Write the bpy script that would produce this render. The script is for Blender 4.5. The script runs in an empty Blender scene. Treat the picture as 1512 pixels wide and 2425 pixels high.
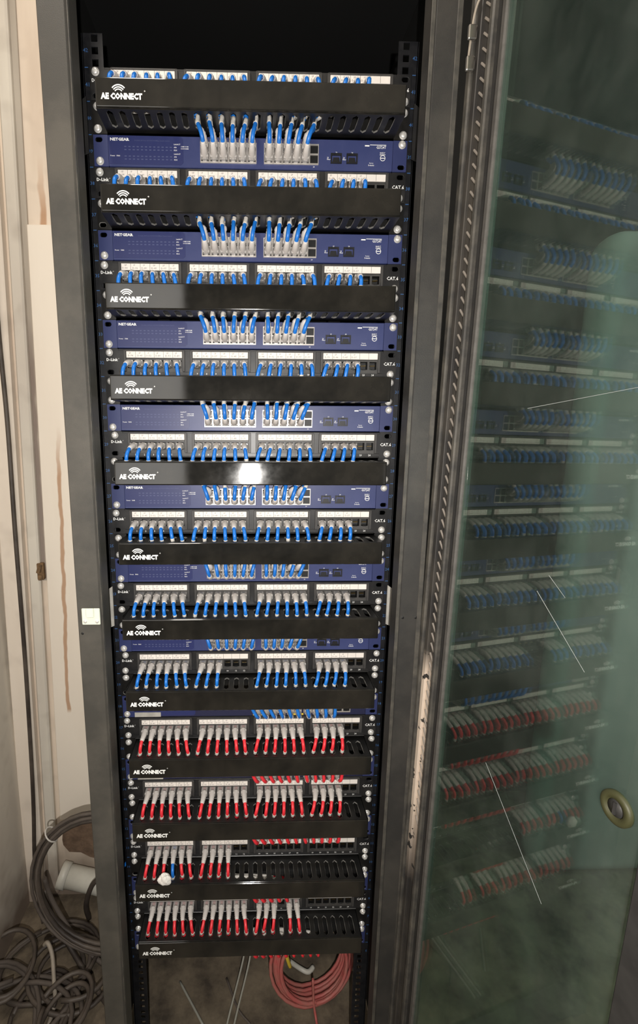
import bpy, bmesh, math, random
from mathutils import Vector, Matrix
random.seed(7)
SC = bpy.context.scene
COL = SC.collection
M = 0.001                       # all lengths below are millimetres

# ------------------------------------------------------------------ camera
W_PX, H_PX = 1512.0, 2425.0
F_PX, PX, PY = 1093.15, 614.17, 1213.97
CAM = Vector((-6.94, -800.0, 1290.74))
yaw, pitch, roll = 0.0263, 0.1758, 0.0044
def cam_axes():
    cy, sy, cp, sp, cr, sr = math.cos(yaw), math.sin(yaw), math.cos(pitch), math.sin(pitch), math.cos(roll), math.sin(roll)
    f = Vector((sy*cp, cy*cp, -sp)); r = Vector((cy, -sy, 0)); u = r.cross(f)
    return cr*r + sr*u, -sr*r + cr*u, f
R_, U_, F_ = cam_axes()
cd = bpy.data.cameras.new('camera'); cam = bpy.data.objects.new('camera', cd); COL.objects.link(cam)
mw = Matrix((R_, U_, -F_)).transposed().to_4x4(); mw.translation = CAM*M
cam.matrix_world = mw
cd.sensor_fit = 'VERTICAL'; cd.sensor_height = 36.0; cd.sensor_width = 36.0*W_PX/H_PX
cd.lens = F_PX*36.0/H_PX
cd.shift_x = (W_PX/2 - PX)/H_PX
cd.shift_y = (PY - H_PX/2)/H_PX
cd.clip_start = 0.02
SC.camera = cam

# ------------------------------------------------------------------ world, lights, exposure
SC.view_settings.view_transform = 'Standard'; SC.view_settings.look = 'None'
SC.view_settings.exposure = 0.14; SC.view_settings.gamma = 1.0; SC.view_settings.use_curve_mapping = False
wd = bpy.data.worlds.new('room_dark'); SC.world = wd; wd.use_nodes = True
wd.node_tree.nodes['Background'].inputs[0].default_value = (0.9, 0.85, 0.8, 1)
wd.node_tree.nodes['Background'].inputs[1].default_value = 0.11
def light(name, kind, loc, power, color, size=None, rot=None, size_y=None):
    l = bpy.data.lights.new(name, kind); l.energy = power; l.color = color
    o = bpy.data.objects.new(name, l); COL.objects.link(o); o.location = Vector(loc)*M
    if kind == 'POINT': l.shadow_soft_size = size*M
    if kind == 'AREA':
        l.shape = 'RECTANGLE'; l.size = size*M; l.size_y = (size_y or size)*M
    if rot: o.rotation_euler = rot
    return o
FLASH = (6.0, -960.0, 1262.0)
light('phone_flash', 'POINT', FLASH, 36.0, (1.0, 0.96, 0.91), 7.0)
# bright doorway behind the photographer on the left (it mirrors in the glossy covers), then two added fill lights overhead
light('doorway_daylight', 'AREA', (-702, -2650, 1620), 6.5, (1.0, 0.96, 0.9), 510, (math.radians(90), 0, 0), 1460)
light('left_wall_fill', 'AREA', (-330, -560, 2640), 6.0, (1.0, 0.91, 0.81), 160, (math.radians(22), 0, 0), 420)  # added fill that brightens the left wall, not a known lamp
light('right_side_fill', 'AREA', (1500, -620, 2560), 11.0, (1.0, 0.97, 0.92), 180, (math.radians(20), 0, 0), 900)  # added fill for the partition and floor seen through the glass

# ------------------------------------------------------------------ materials
MATS = {}
def mat(name, col, rough=0.5, metal=0.0, spec=0.5, noise=0.0, nscale=40.0, col2=None, bump=0.0, bscale=200.0, coat=0.0, rnoise=0.0, lo=0.4, hi=0.65):
    m = bpy.data.materials.new(name); m.use_nodes = True; nt = m.node_tree; b = nt.nodes['Principled BSDF']
    b.inputs['Base Color'].default_value = (*col, 1); b.inputs['Roughness'].default_value = rough
    b.inputs['Metallic'].default_value = metal; b.inputs['Specular IOR Level'].default_value = spec
    b.inputs['Coat Weight'].default_value = coat
    if noise or col2 or bump or rnoise:
        tc = nt.nodes.new('ShaderNodeTexCoord')
        n = nt.nodes.new('ShaderNodeTexNoise'); n.inputs['Scale'].default_value = nscale; n.inputs['Detail'].default_value = 6
        n.inputs['Roughness'].default_value = 0.65
        nt.links.new(tc.outputs['Object'], n.inputs['Vector'])
        c2 = col2 or tuple(max(0, c*(1-noise)) for c in col)
        cr = nt.nodes.new('ShaderNodeValToRGB')
        cr.color_ramp.elements[0].position = lo; cr.color_ramp.elements[1].position = hi
        cr.color_ramp.elements[0].color = (*col, 1); cr.color_ramp.elements[1].color = (*c2, 1)
        nt.links.new(n.outputs['Fac'], cr.inputs[0]); nt.links.new(cr.outputs[0], b.inputs['Base Color'])
        if rnoise:
            mr = nt.nodes.new('ShaderNodeMapRange'); mr.inputs[1].default_value = lo; mr.inputs[2].default_value = hi
            mr.inputs[3].default_value = rough; mr.inputs[4].default_value = rough + rnoise
            nt.links.new(n.outputs['Fac'], mr.inputs[0]); nt.links.new(mr.outputs[0], b.inputs['Roughness'])
        if bump:
            n2 = nt.nodes.new('ShaderNodeTexNoise'); n2.inputs['Scale'].default_value = bscale; n2.inputs['Detail'].default_value = 4
            nt.links.new(tc.outputs['Object'], n2.inputs['Vector'])
            bp = nt.nodes.new('ShaderNodeBump'); bp.inputs['Strength'].default_value = bump; bp.inputs['Distance'].default_value = 0.002
            nt.links.new(n2.outputs['Fac'], bp.inputs['Height']); nt.links.new(bp.outputs[0], b.inputs['Normal'])
    MATS[name] = m
    return m
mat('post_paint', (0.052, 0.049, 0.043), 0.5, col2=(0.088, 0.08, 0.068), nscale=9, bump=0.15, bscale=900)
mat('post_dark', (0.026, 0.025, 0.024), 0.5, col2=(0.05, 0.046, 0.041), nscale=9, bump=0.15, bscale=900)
mat('rack_black', (0.012, 0.012, 0.013), 0.45, col2=(0.022, 0.021, 0.02), nscale=14)
mat('inside_black', (0.004, 0.004, 0.004), 0.7)
mat('rail_black', (0.0065, 0.007, 0.009), 0.42, col2=(0.016, 0.016, 0.018), nscale=60)
mat('cover_black', (0.010, 0.0097, 0.0087), 0.05, spec=0.6, col2=(0.030, 0.027, 0.022), nscale=9, rnoise=0.08, lo=0.42, hi=0.78)
mat('duct_black', (0.007, 0.007, 0.007), 0.36, spec=0.5, col2=(0.015, 0.014, 0.013), nscale=25)
mat('panel_black', (0.013, 0.013, 0.014), 0.38, col2=(0.028, 0.027, 0.026), nscale=30)
mat('module_grey', (0.045, 0.043, 0.042), 0.45, col2=(0.07, 0.066, 0.062), nscale=40)
mat('slot_edge', (0.17, 0.165, 0.155), 0.4)
mat('jack_black', (0.006, 0.006, 0.006), 0.5)
mat('jack_grey', (0.09, 0.088, 0.085), 0.45)
mat('gold', (0.75, 0.5, 0.15), 0.3, 1.0)
mat('switch_blue', (0.037, 0.049, 0.148), 0.42, col2=(0.044, 0.056, 0.16), nscale=30)
mat('switch_plate', (0.026, 0.034, 0.125), 0.35)
mat('switch_ear', (0.03, 0.04, 0.125), 0.45)
mat('navy_dark', (0.02, 0.022, 0.06), 0.45)
mat('port_steel', (0.62, 0.58, 0.54), 0.35, 0.55)
mat('steel', (0.78, 0.76, 0.73), 0.22, 1.0)
mat('screw_steel', (0.86, 0.84, 0.80), 0.36, 0.45)
mat('paper', (0.86, 0.80, 0.74), 0.6, noise=0.06, nscale=60)
mat('ink', (0.10, 0.09, 0.10), 0.6)
mat('print_white', (0.92, 0.92, 0.90), 0.5)
mat('print_grey', (0.075, 0.09, 0.20), 0.5)
mat('print_blue', (0.035, 0.10, 0.25), 0.5)
mat('cable_blue', (0.012, 0.16, 0.60), 0.34, col2=(0.016, 0.19, 0.66), nscale=120)
mat('cable_red', (0.80, 0.035, 0.045), 0.36, col2=(0.72, 0.03, 0.05), nscale=120)
mat('sleeve', (0.66, 0.63, 0.58), 0.5, noise=0.2, nscale=300)
mat('tag_white', (0.82, 0.78, 0.74), 0.6, bump=0.5, bscale=300)
mat('latch_cream', (0.75, 0.78, 0.66), 0.4)
mat('bracket_zinc', (0.55, 0.53, 0.48), 0.4, 0.2, noise=0.25, nscale=40)
mat('black_cable', (0.040, 0.031, 0.026), 0.55, col2=(0.10, 0.08, 0.064), nscale=8)
mat('dusty_cable', (0.12, 0.098, 0.082), 0.7, col2=(0.075, 0.06, 0.05), nscale=10)
mat('beige_cable', (0.36, 0.31, 0.25), 0.6, noise=0.3, nscale=20)
mat('old_red', (0.46, 0.105, 0.095), 0.55, col2=(0.40, 0.16, 0.13), nscale=25)
mat('yellow', (0.75, 0.55, 0.06), 0.5)
mat('zip_grey', (0.34, 0.33, 0.28), 0.45)
mat('pvc_white', (0.68, 0.66, 0.58), 0.4, noise=0.15, nscale=12)
mat('brick_brown', (0.20, 0.13, 0.085), 0.85, col2=(0.11, 0.07, 0.045), nscale=30, bump=0.6, bscale=120)
mat('rust', (0.22, 0.13, 0.06), 0.8, noise=0.5, nscale=80)
mat('floor_dirt', (0.20, 0.158, 0.108), 0.9, col2=(0.06, 0.046, 0.033), nscale=11, bump=0.7, bscale=60, lo=.38, hi=.66)
mat('gasket', (0.085, 0.08, 0.073), 0.6, noise=0.3, nscale=60)
mat('stile_dark', (0.03, 0.029, 0.028), 0.5, noise=0.3, nscale=40)
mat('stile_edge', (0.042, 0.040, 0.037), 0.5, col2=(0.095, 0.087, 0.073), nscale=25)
mat('louver', (0.26, 0.23, 0.2), 0.5)
mat('lock_brass', (0.04, 0.04, 0.014), 0.55, 0.1)
mat('backdrop_dark', (0.016, 0.0155, 0.014), 0.85)
mat('partition_paint', (0.33, 0.325, 0.31), 0.8, noise=0.15, nscale=4)
mat('scratch', (0.32, 0.34, 0.33), 0.6)

def plaster(name, base, dark, streaks=(), zfade=None):
    """wall paint with stains; streaks: (x0, z_top, z_bottom, width, slope) rust runs in mm"""
    m = bpy.data.materials.new(name); m.use_nodes = True; nt = m.node_tree; N = nt.nodes; L = nt.links; b = N['Principled BSDF']
    b.inputs['Roughness'].default_value = 0.75; b.inputs['Specular IOR Level'].default_value = 0.25
    tc = N.new('ShaderNodeTexCoord'); n = N.new('ShaderNodeTexNoise'); n.inputs['Scale'].default_value = 5; n.inputs['Detail'].default_value = 7
    mp = N.new('ShaderNodeMapping'); mp.inputs['Scale'].default_value = (2.2, 1, 0.35)
    L.new(tc.outputs['Object'], mp.inputs[0]); L.new(mp.outputs[0], n.inputs['Vector'])
    cr = N.new('ShaderNodeValToRGB'); cr.color_ramp.elements[0].position = 0.42; cr.color_ramp.elements[1].position = 0.75
    cr.color_ramp.elements[0].color = (*base, 1); cr.color_ramp.elements[1].color = (*dark, 1)
    L.new(n.outputs['Fac'], cr.inputs[0]); out = cr.outputs[0]
    sep = N.new('ShaderNodeSeparateXYZ'); L.new(tc.outputs['Object'], sep.inputs[0])
    wob = N.new('ShaderNodeTexNoise'); wob.inputs['Scale'].default_value = 14; L.new(tc.outputs['Object'], wob.inputs['Vector'])
    def mth(op, a, bb=None, clamp=False):
        q = N.new('ShaderNodeMath'); q.operation = op; q.use_clamp = clamp
        for i, v in enumerate((a, bb)):
            if v is None: continue
            if isinstance(v, (int, float)): q.inputs[i].default_value = v
            else: L.new(v, q.inputs[i])
        return q.outputs[0]
    for (x0, zt, zb, w, sl, c) in streaks:
        xx = mth('SUBTRACT', sep.outputs[0], x0*M)
        xx = mth('SUBTRACT', xx, mth('MULTIPLY', mth('SUBTRACT', sep.outputs[2], zb*M), sl))
        xx = mth('ADD', xx, mth('MULTIPLY', mth('SUBTRACT', wob.outputs['Fac'], 0.5), 0.018))
        d = mth('ABSOLUTE', xx)
        a = mth('SUBTRACT', 1.0, mth('DIVIDE', d, w*M), True)
        a = mth('MULTIPLY', a, 2.2, True)
        z1 = mth('MULTIPLY', mth('SUBTRACT', sep.outputs[2], zb*M), 80.0, True)
        z2 = mth('MULTIPLY', mth('SUBTRACT', zt*M, sep.outputs[2]), 8.0, True)
        a = mth('MULTIPLY', mth('MULTIPLY', a, z1), mth('MULTIPLY', z2, 0.75))
        mx = N.new('ShaderNodeMix'); mx.data_type = 'RGBA'
        L.new(a, mx.inputs[0]); L.new(out, mx.inputs[6]); mx.inputs[7].default_value = (*c, 1); out = mx.outputs[2]
    if zfade:   # grime splashed up from the floor
        z0, z1_, c = zfade
        g = mth('DIVIDE', mth('SUBTRACT', z1_*M, sep.outputs[2]), (z1_-z0)*M, True)
        g = mth('MULTIPLY', mth('ADD', g, mth('SUBTRACT', wob.outputs['Fac'], 0.55)), 1.3, True)
        mx = N.new('ShaderNodeMix'); mx.data_type = 'RGBA'; L.new(g, mx.inputs[0]); L.new(out, mx.inputs[6]); mx.inputs[7].default_value = (*c, 1); out = mx.outputs[2]
    L.new(out, b.inputs['Base Color'])
    MATS[name] = m
RUST = (0.42, 0.20, 0.08)
plaster('wall_paint', (0.80, 0.69, 0.57), (0.62, 0.51, 0.41), streaks=((-482, 1905, 1700, 9, 0.02, RUST),), zfade=(-90, 160, (0.24, 0.19, 0.15)))
plaster('wall_grey', (0.72, 0.67, 0.58), (0.58, 0.52, 0.45), zfade=(-90, 120, (0.24, 0.19, 0.15)))
plaster('board_white', (0.88, 0.80, 0.69), (0.82, 0.73, 0.62), streaks=((-501, 1300, 520, 6, 0.033, RUST), (-402, 1620, 1180, 9, 0.02, (0.66, 0.44, 0.17))))
plaster('strip_grey', (0.5, 0.45, 0.38), (0.32, 0.27, 0.22), streaks=((-545, 1560, 900, 14, 0.02, (0.2, 0.15, 0.13)),))
plaster('strip_cream', (0.88, 0.79, 0.68), (0.78, 0.68, 0.57), zfade=(-90, 60, (0.4, 0.33, 0.27)))

def translucent(name, col, alpha, rough=0.3):
    m = bpy.data.materials.new(name); m.use_nodes = True; nt = m.node_tree; b = nt.nodes['Principled BSDF']
    b.inputs['Base Color'].default_value = (*col, 1); b.inputs['Roughness'].default_value = rough
    b.inputs['Alpha'].default_value = alpha
    MATS[name] = m
translucent('plug_clear', (0.72, 0.69, 0.66), 0.55, 0.12)
translucent('boot_clear', (0.70, 0.655, 0.62), 0.93, 0.4)

def glass_mat():
    m = bpy.data.materials.new('door_glass'); m.use_nodes = True; nt = m.node_tree; N = nt.nodes; L = nt.links
    N.remove(N['Principled BSDF']); out = N['Material Output']
    tr = N.new('ShaderNodeBsdfTransparent'); tr.inputs[0].default_value = (0.64, 0.82, 0.76, 1)
    gl = N.new('ShaderNodeBsdfGlossy'); gl.inputs[0].default_value = (0.86, 0.88, 0.80, 1); gl.inputs['Roughness'].default_value = 0.02
    geo = N.new('ShaderNodeNewGeometry'); dt = N.new('ShaderNodeVectorMath'); dt.operation = 'DOT_PRODUCT'
    L.new(geo.outputs['Normal'], dt.inputs[0]); L.new(geo.outputs['Incoming'], dt.inputs[1])
    def mm(op, a, b):
        q = N.new('ShaderNodeMath'); q.operation = op; q.use_clamp = op != 'ABSOLUTE'
        for i_, v in enumerate((a, b)):
            if isinstance(v, float): q.inputs[i_].default_value = v
            elif v is not None: L.new(v, q.inputs[i_])
        return q
    c1 = mm('ABSOLUTE', dt.outputs['Value'], None); c2 = mm('SUBTRACT', 1.0, c1.outputs[0]); c3 = mm('POWER', c2.outputs[0], 5.0)
    c4 = mm('MULTIPLY', c3.outputs[0], 0.91); fr = mm('ADD', c4.outputs[0], 0.085)      # Schlick reflectance of each glass face
    m1 = N.new('ShaderNodeMixShader'); L.new(fr.outputs[0], m1.inputs[0]); L.new(tr.outputs[0], m1.inputs[1]); L.new(gl.outputs[0], m1.inputs[2])
    df = N.new('ShaderNodeBsdfDiffuse'); df.inputs[0].default_value = (0.42, 0.44, 0.40, 1)
    tc = N.new('ShaderNodeTexCoord'); n = N.new('ShaderNodeTexNoise'); n.inputs['Scale'].default_value = 6; n.inputs['Detail'].default_value = 8; n.inputs['Roughness'].default_value = 0.7
    mp = N.new('ShaderNodeMapping'); mp.inputs['Rotation'].default_value = (0.5, 0, 0); mp.inputs['Scale'].default_value = (1, 1.6, 0.7)
    L.new(tc.outputs['Object'], mp.inputs[0]); L.new(mp.outputs[0], n.inputs['Vector'])
    mr = N.new('ShaderNodeMapRange'); mr.inputs[1].default_value = 0.42; mr.inputs[2].default_value = 0.75; mr.inputs[3].default_value = 0.02; mr.inputs[4].default_value = 0.085
    L.new(n.outputs['Fac'], mr.inputs[0])
    m2 = N.new('ShaderNodeMixShader'); L.new(mr.outputs[0], m2.inputs[0]); L.new(m1.outputs[0], m2.inputs[1]); L.new(df.outputs[0], m2.inputs[2])
    L.new(m2.outputs[0], out.inputs[0]); MATS['door_glass'] = m
glass_mat()

def stile_mat():
    """dark door paint, worn down to pale primer on a stretch at waist height"""
    m = mat('stile_paint', (0.048, 0.044, 0.042), 0.5)
    nt = m.node_tree; N = nt.nodes; L = nt.links; b = N['Principled BSDF']
    tc = N.new('ShaderNodeTexCoord'); sep = N.new('ShaderNodeSeparateXYZ'); L.new(tc.outputs['Object'], sep.inputs[0])
    n = N.new('ShaderNodeTexNoise'); n.inputs['Scale'].default_value = 38; n.inputs['Detail'].default_value = 5; L.new(tc.outputs['Object'], n.inputs['Vector'])
    def ramp(z, k):
        s = N.new('ShaderNodeMath'); s.operation = 'SUBTRACT'; L.new(sep.outputs[2], s.inputs[0]); s.inputs[1].default_value = z*M
        q = N.new('ShaderNodeMath'); q.operation = 'MULTIPLY'; q.use_clamp = True; L.new(s.outputs[0], q.inputs[0]); q.inputs[1].default_value = k
        return q.outputs[0]
    a = N.new('ShaderNodeMath'); a.operation = 'MULTIPLY'; L.new(ramp(560, 6), a.inputs[0]); L.new(ramp(1005, -22), a.inputs[1])
    r = N.new('ShaderNodeMath'); r.operation = 'LESS_THAN'; L.new(n.outputs['Fac'], r.inputs[0]); r.inputs[1].default_value = 0.62
    f = N.new('ShaderNodeMath'); f.operation = 'MULTIPLY'; L.new(a.outputs[0], f.inputs[0]); L.new(r.outputs[0], f.inputs[1])
    n2 = N.new('ShaderNodeTexNoise'); n2.inputs['Scale'].default_value = 12; n2.inputs['Detail'].default_value = 6; L.new(tc.outputs['Object'], n2.inputs['Vector'])
    cr = N.new('ShaderNodeValToRGB'); cr.color_ramp.elements[0].position = .4; cr.color_ramp.elements[1].position = .72
    cr.color_ramp.elements[0].color = (0.028, 0.026, 0.025, 1); cr.color_ramp.elements[1].color = (0.075, 0.066, 0.054, 1); L.new(n2.outputs['Fac'], cr.inputs[0])
    mx = N.new('ShaderNodeMix'); mx.data_type = 'RGBA'; L.new(f.outputs[0], mx.inputs[0]); L.new(cr.outputs[0], mx.inputs[6]); mx.inputs[7].default_value = (0.60, 0.50, 0.41, 1)
    L.new(mx.outputs[2], b.inputs['Base Color'])
stile_mat()

# ------------------------------------------------------------------ mesh helpers
class MB:
    """collects shapes (mm) into one bmesh"""
    def __init__(s): s.bm = bmesh.new()
    def box(s, x0, x1, y0, y1, z0, z1, bev=0.0, rot=None, seg=1):
        r = bmesh.ops.create_cube(s.bm, size=1.0); vs = r['verts']
        c = Vector(((x0+x1)/2, (y0+y1)/2, (z0+z1)/2))
        for v in vs: v.co = Vector((v.co.x*(x1-x0), v.co.y*(y1-y0), v.co.z*(z1-z0)))
        if bev:
            es = list({e for v in vs for e in v.link_edges})
            rr = bmesh.ops.bevel(s.bm, geom=es, offset=bev, segments=seg, affect='EDGES', profile=0.5)
            vs = list(set(rr['verts']) | {v for v in vs if v.is_valid})
            seen = set(vs); stack = list(vs)
            while stack:
                for e in stack.pop().link_edges:
                    o = e.verts[0]
                    for o in e.verts:
                        if o not in seen: seen.add(o); stack.append(o)
            vs = list(seen)
        for v in vs:
            if rot: v.co = rot @ v.co
            v.co += c
        return vs
    def quad(s, *p):
        s.bm.faces.new([s.bm.verts.new(q) for q in p])
    def poly(s, pts2, w0, w1, fn):
        """extruded polygon"""
        a = [s.bm.verts.new(fn(u, v, w0)) for u, v in pts2]; b = [s.bm.verts.new(fn(u, v, w1)) for u, v in pts2]
        s.bm.faces.new(a); s.bm.faces.new(b[::-1]); n = len(a)
        for i in range(n): s.bm.faces.new((a[i], b[i], b[(i+1) % n], a[(i+1) % n]))
    def cell(s, u0, u1, v0, v1, hole, w0, w1, fn):
        """slab cell with a hole: hole=(cu,cv,hu,hv,round) or None"""
        if hole is None:
            s.poly([(u0, v0), (u1, v0), (u1, v1), (u0, v1)], w0, w1, fn); return
        cu, cv, hu, hv, rd = hole
        n = 16 if rd else 4
        def rect_hit(a, U0, U1, V0, V1):
            dx, dy = math.cos(a), math.sin(a); t = 1e9
            if dx > 1e-9: t = min(t, (U1-cu)/dx)
            if dx < -1e-9: t = min(t, (U0-cu)/dx)
            if dy > 1e-9: t = min(t, (V1-cv)/dy)
            if dy < -1e-9: t = min(t, (V0-cv)/dy)
            return cu+dx*t, cv+dy*t
        def hole_hit(a):
            if not rd: return rect_hit(a, cu-hu, cu+hu, cv-hv, cv+hv)
            dx, dy = math.cos(a), math.sin(a); r = min(hu, hv)
            k = hv-hu if hv > hu else 0.0; kx = hu-hv if hu > hv else 0.0
            lo_, hi_ = 0.0, hu+hv
            for _ in range(22):
                t = (lo_+hi_)/2; x, y = abs(dx*t), abs(dy*t)
                d = math.hypot(max(0, x-kx), max(0, y-k))
                if d < r: lo_ = t
                else: hi_ = t
            return cu+dx*lo_, cv+dy*lo_
        angs = set()
        for (U, V) in ((u0, v0), (u1, v0), (u1, v1), (u0, v1)): angs.add(round(math.atan2(V-cv, U-cu) % (2*math.pi), 6))
        if rd:
            for i in range(n): angs.add(round(2*math.pi*i/n, 6))
            if hv > hu:
                for sx in (1, -1):
                    for sy in (1, -1): angs.add(round(math.atan2(sy*(hv-hu), sx*hu) % (2*math.pi), 6))
        else:
            for sx in (1, -1):
                for sy in (1, -1): angs.add(round(math.atan2(sy*hv, sx*hu) % (2*math.pi), 6))
        angs = sorted(angs)
        O = [rect_hit(a, u0, u1, v0, v1) for a in angs]; H = [hole_hit(a) for a in angs]; m = len(angs)
        ch = 0.7 if rd and abs(w1-w0) < 4 else 0.0
        if ch:
            E0 = [(p[0]+(p[0]-cu)/max(1e-6, math.hypot(p[0]-cu, p[1]-cv))*ch, p[1]+(p[1]-cv)/max(1e-6, math.hypot(p[0]-cu, p[1]-cv))*ch) for p in H]
            sg = 1 if w1 > w0 else -1
            V = [[s.bm.verts.new(fn(p[0], p[1], w)) for p in L_] for L_, w in ((O, w0), (O, w1), (E0, w0), (H, w0+sg*ch), (H, w1-sg*ch), (E0, w1))]
            o0, o1, e0, h0, h1, e1 = V
            for i in range(m):
                j = (i+1) % m
                for A, B in ((o0, e0), (e0, h0), (h0, h1), (h1, e1), (e1, o1)):
                    fc = s.bm.faces.new((A[i], A[j], B[j], B[i]))
                    if A is not o0 and B is not o1: fc.material_index = 1
                s.bm.faces.new((o1[i], o1[j], o0[j], o0[i]))
            return
        V = [[s.bm.verts.new(fn(p[0], p[1], w)) for p in L_] for L_ in (O, H) for w in (w0, w1)]
        o0, o1, h0, h1 = V
        for i in range(m):
            j = (i+1) % m
            s.bm.faces.new((o0[i], o0[j], h0[j], h0[i])); s.bm.faces.new((o1[j], o1[i], h1[i], h1[j]))
            s.bm.faces.new((h0[i], h0[j], h1[j], h1[i])); s.bm.faces.new((o0[j], o0[i], o1[i], o1[j]))
    def tube(s, pts, rad, n=8, cap=True):
        pts = [Vector(p) for p in pts]; rings = []
        t0 = (pts[1]-pts[0]).normalized()
        ref = Vector((0, 0, 1)) if abs(t0.z) < 0.8 else Vector((1, 0, 0))
        nrm = t0.cross(ref).normalized()
        for i, p in enumerate(pts):
            t = (pts[min(i+1, len(pts)-1)]-pts[max(i-1, 0)]).normalized()
            nrm = (nrm - t*nrm.dot(t)).normalized(); bn = t.cross(nrm)
            r = rad[i] if isinstance(rad, (list, tuple)) else rad
            rings.append([s.bm.verts.new(p + (nrm*math.cos(2*math.pi*k/n)+bn*math.sin(2*math.pi*k/n))*r) for k in range(n)])
        for a, b in zip(rings, rings[1:]):
            for k in range(n): s.bm.faces.new((a[k], a[(k+1) % n], b[(k+1) % n], b[k])).smooth = True
        if cap: s.bm.faces.new(rings[0][::-1]); s.bm.faces.new(rings[-1])
    def lathe(s, prof, c, axis=Vector((0, -1, 0)), n=14):
        """prof: (radius, height along axis)"""
        c = Vector(c); a = axis.normalized(); e = a.orthogonal().normalized(); g = a.cross(e); rings = []
        for r, h in prof:
            if r <= 1e-6: rings.append([s.bm.verts.new(c+a*h)])
            else: rings.append([s.bm.verts.new(c+a*h+(e*math.cos(2*math.pi*k/n)+g*math.sin(2*math.pi*k/n))*r) for k in range(n)])
        for A, B in zip(rings, rings[1:]):
            for k in range(n):
                k2 = (k+1) % n
                if len(A) == 1: f = s.bm.faces.new((A[0], B[k2], B[k]))
                elif len(B) == 1: f = s.bm.faces.new((A[k], A[k2], B[0]))
                else: f = s.bm.faces.new((A[k], A[k2], B[k2], B[k]))
                f.smooth = True
    def mesh(s, name):
        bmesh.ops.recalc_face_normals(s.bm, faces=s.bm.faces)
        for v in s.bm.verts: v.co *= M
        me = bpy.data.meshes.new(name); s.bm.to_mesh(me); s.bm.free(); return me
    def build(s, name, m, parent=None, loc=None):
        me = s.mesh(name); return put(name, me, m, parent, loc)
def put(name, me, m, parent=None, loc=None):
    if m is not None and not me.materials: me.materials.append(MATS[m])
    o = bpy.data.objects.new(name, me); COL.objects.link(o)
    if loc is not None: o.location = Vector(loc)*M
    if parent is not None: o.parent = parent
    return o
def empty(name, loc, label, cat, group=None):
    o = bpy.data.objects.new(name, None); COL.objects.link(o); o.location = Vector(loc)*M
    o.empty_display_size = 0.02
    return tag(o, label, cat, group)
def tag(o, label, cat, group=None):
    o['label'] = label; o['category'] = cat
    if group: o['group'] = group
    return o
XZ = lambda u, v, w: (u, w, v)       # plates facing the viewer
XY = lambda u, v, w: (u, v, w)       # horizontal plates
def spline(ctrl, per=5):
    c = [Vector(p) for p in ctrl]; c = [c[0]*2-c[1]] + c + [c[-1]*2-c[-2]]; out = []
    for i in range(1, len(c)-2):
        p0, p1, p2, p3 = c[i-1:i+3]
        for k in range(per):
            t = k/per
            out.append(0.5*((2*p1)+(-p0+p2)*t+(2*p0-5*p1+4*p2-p3)*t*t+(-p0+3*p1-3*p2+p3)*t**3))
    out.append(c[-2]); return out
def resample(pts, a, b, n):
    """n points on the polyline between arc lengths a and b"""
    L = [0.0]
    for p, q in zip(pts, pts[1:]): L.append(L[-1]+(q-p).length)
    if b < 0: a, b = L[-1]+b, L[-1]+a   # not used
    out = []
    for i in range(n):
        s = a+(b-a)*i/(n-1); s = max(0, min(L[-1]-1e-6, s)); k = 0
        while k < len(L)-2 and L[k+1] < s: k += 1
        d = L[k+1]-L[k]; t = (s-L[k])/d if d > 1e-9 else 0
        out.append(pts[k].lerp(pts[k+1], t))
    return out
# ------------------------------------------------------------------ lettering (made while the scene is small)
def glyphs(text, size, bold=0.0, shear=0.0):
    cu = bpy.data.curves.new('lettering', 'FONT'); cu.body = text; cu.size = size*M; cu.resolution_u = 1; cu.offset = bold*M; cu.shear = shear
    o = bpy.data.objects.new('lettering', cu); COL.objects.link(o)
    dg = bpy.context.evaluated_depsgraph_get(); me = bpy.data.meshes.new_from_object(o.evaluated_get(dg))
    bpy.data.objects.remove(o); bpy.data.curves.remove(cu)
    vs = [(v.co.x/M, v.co.y/M) for v in me.vertices]; fs = [tuple(p.vertices) for p in me.polygons]; bpy.data.meshes.remove(me)
    return vs, fs
_g = {}
def text_mesh(name, items, y=0.0, extra=None):
    """items: (text, x, z, height, width or None, bold, align) on a plane y facing -Y"""
    V, Fc = [], []
    for (t, x, z, h, w, bold, al) in items:
        key = (t, bold)
        if key not in _g: _g[key] = glyphs(t, 10.0, bold)
        vs, fs = _g[key]
        x0 = min(v[0] for v in vs); x1 = max(v[0] for v in vs); z0 = min(v[1] for v in vs); z1 = max(v[1] for v in vs)
        kz = h/(z1-z0) if z1 > z0 else 1; kx = w/(x1-x0) if w else kz
        ww = (x1-x0)*kx; ox = {'l': 0, 'c': -ww/2, 'r': -ww}[al]
        n = len(V)
        V += [((x+ox+(v[0]-x0)*kx)*M, y*M, (z-h/2+(v[1]-z0)*kz)*M) for v in vs]; Fc += [tuple(i+n for i in f) for f in fs]
    for (vs, fs) in (extra or []):
        n = len(V); V += [(v[0]*M, y*M, v[1]*M) for v in vs]; Fc += [tuple(i+n for i in f) for f in fs]
    me = bpy.data.meshes.new(name); me.from_pydata(V, [], Fc); me.update(); return me
def arc_band(cx, cz, r0, r1, a0, a1, n=10):
    vs, fs = [], []
    for i in range(n+1):
        a = math.radians(a0+(a1-a0)*i/n); vs += [(cx+r0*math.cos(a), cz+r0*math.sin(a)), (cx+r1*math.cos(a), cz+r1*math.sin(a))]
    for i in range(n): fs.append((2*i, 2*i+1, 2*i+3, 2*i+2))
    return vs, fs
def rect2(x0, x1, z0, z1): return [(x0, z0), (x1, z0), (x1, z1), (x0, z1)], [(0, 1, 2, 3)]
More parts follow.
